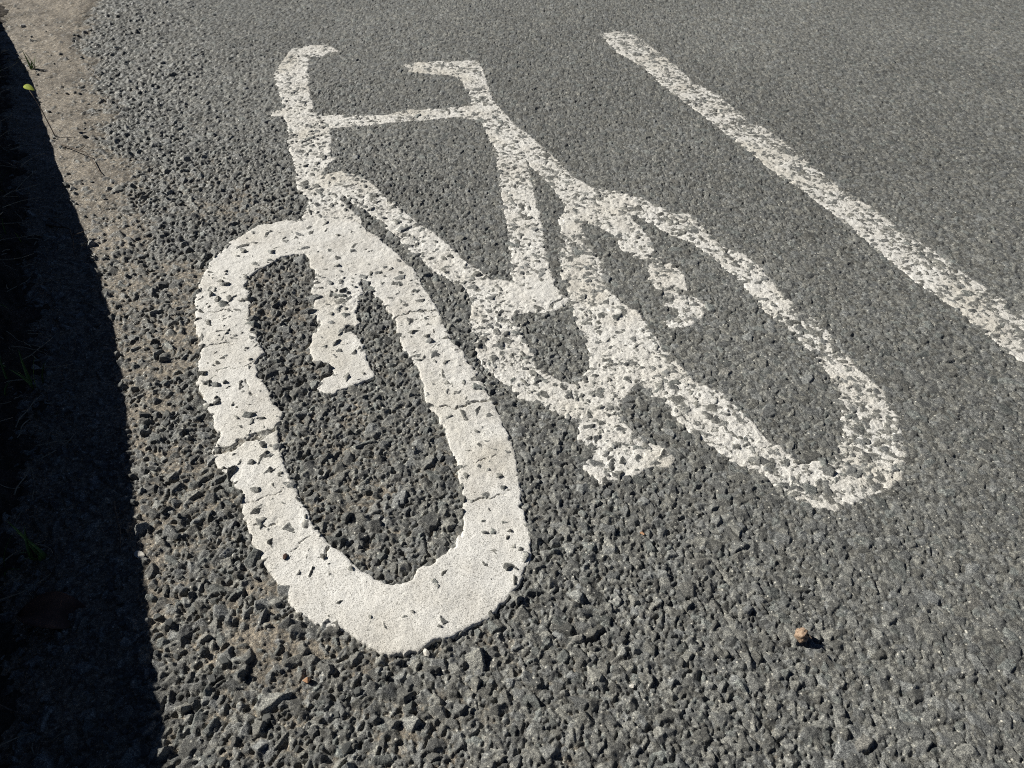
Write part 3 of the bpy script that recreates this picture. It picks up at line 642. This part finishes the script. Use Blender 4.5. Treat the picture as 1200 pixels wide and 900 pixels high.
# dried tan seed husk with a dark hollow
husk = bpy.data.objects.new('seed_husk', None); C.objects.link(husk); hx, hy = .306, .392
husk.location = (hx, hy, ground_z(hx, hy)+.0060); tag(husk, 'small tan dried husk lying alone on the asphalt at lower right', 'husk')
bm = bmesh.new(); bmesh.ops.create_icosphere(bm, subdivisions=4, radius=.0074)
for v in bm.verts:
    d = v.co.normalized(); hol = Vector((.45, -.60, .35)).normalized(); k_ = max(0, (d.dot(hol)-.86)/.14)
    nz_ = float(fbm(np.array([d.x*.02+.5]), np.array([d.y*.02+d.z*.013+.5]), .009, 811)[0])
    v.co = d*.0074*(.72+.5*nz_)*(1-.62*min(1, k_*1.8)); v.co.z *= 1.12; v.co.x *= .92
bm_obj('shell', bm, m_tan, husk, smooth=True)
bm = bmesh.new(); tube(bm, [Vector((.003, .0, .003)), Vector((.0055, -.0035, .005)), Vector((.007, -.006, .0045))], .0011, .0006, 6); bm_obj('stub', bm, m_twig, husk)
place_rock('pebble', -.1836, .3243, .0052, m_orange, 'small orange pebble wedged among dark chippings at the bottom', 'pebble', (.8, .9, .9), 3, n=9)
place_rock('pebble', -.0728, .3575, .0042, m_whitec, 'tiny white pebble against the lower rim of the front wheel', 'pebble', (1.2, .7, .6), 5)
place_rock('pebble', .1289, .3344, .0038, m_whitec, 'pale chip of stone on the asphalt left of the tan husk', 'pebble', (1, .8, .5), 6, n=9)
place_rock('pebble', .1565, .5142, .0030, m_orange, 'tiny orange crumb below the pedal crank marking', 'pebble', (1.2, .7, .5), 7, n=9)
place_rock('pebble', -1.3658, 2.0931, .0085, m_whitec, 'pale pebble on the dusty road edge near the top left corner', 'pebble', (1, .8, .6), 8)
place_rock('pebble', -.395, .455, .0060, m_whitec, 'greyish pale pebble in the shade beside the green tuft', 'pebble', (1.3, .8, .5), 9)
b_ = place_rock('brown_seed', -.2384, .459, .0036, m_leafb, 'tiny brown seed lying on the white front wheel marking', 'seed', (1.2, .9, .8), 10)
b_.location.z += .003
# curled brown leaf in the shade
bm = bmesh.new(); rows = []
for i in range(11):
    t = i/10; w = .020*math.sin(math.pi*t)**.7+.0004
    rows.append([bm.verts.new((-.034+.068*t, w*k, .010*k*k*(1-abs(t-.5))+.006*math.sin(t*5)+.003)) for k in (-1, -.6, -.2, .2, .6, 1)])
for u, v in zip(rows[:-1], rows[1:]):
    for k in range(5): bm.faces.new((u[k], u[k+1], v[k+1], v[k]))
lf = bm_obj('dead_leaf', bm, m_leafb, smooth=True); lf.location = (-.45, .378, verge_z(-.45, .378)+.004); lf.rotation_euler = (0, .1, .15)
md = lf.modifiers.new('thick', 'SOLIDIFY'); md.thickness = .0006
tag(lf, 'curled reddish brown dead leaf on the shaded verge', 'leaf')

# loose chippings in the gutter: every one its own object
protos = [rock_bm(1.0, (1, .72+.2*rnd.random(), .5+.2*rnd.random()), 14, 100+i) for i in range(9)]
pm = []
for i, b in enumerate(protos):
    me = bpy.data.meshes.new('loose_chipping'); b.normal_update(); b.to_mesh(me); b.free(); me.materials.append(m_dark); pm.append(me)
pts = []
while len(pts) < 150:
    y = .24+rnd.random()**1.6*1.9; d = .02+abs(rnd.gauss(0, .16)); x = edge_x(y)+d/.86
    if d < .36 and all((x-a)**2+(y-b)**2 > .014**2 for a, b in pts): pts.append((x, y))
px = np.array([p[0] for p in pts], f32); py = np.array([p[1] for p in pts], f32)
dS = parts_sd(px, py); onp = np.max(np.stack(list(dS.values())), 0) > -.004
zz = surface(px, py)[0]
for i, ((x, y), z) in enumerate(zip(pts, zz)):
    if onp[i]: continue
    r = rnd.uniform(.003, .0066)
    o = link('loose_chipping', pm[i % 9]); o.scale = (r, r, r); o.location = (x, y, float(z)+r*.25)
    o.rotation_euler = (rnd.uniform(-.4, .4), rnd.uniform(-.4, .4), rnd.uniform(0, 6.28))
    tag(o, 'dark grey angular chipping lying loose on the gravelly road edge', 'chipping', 'loose chippings along the gutter')
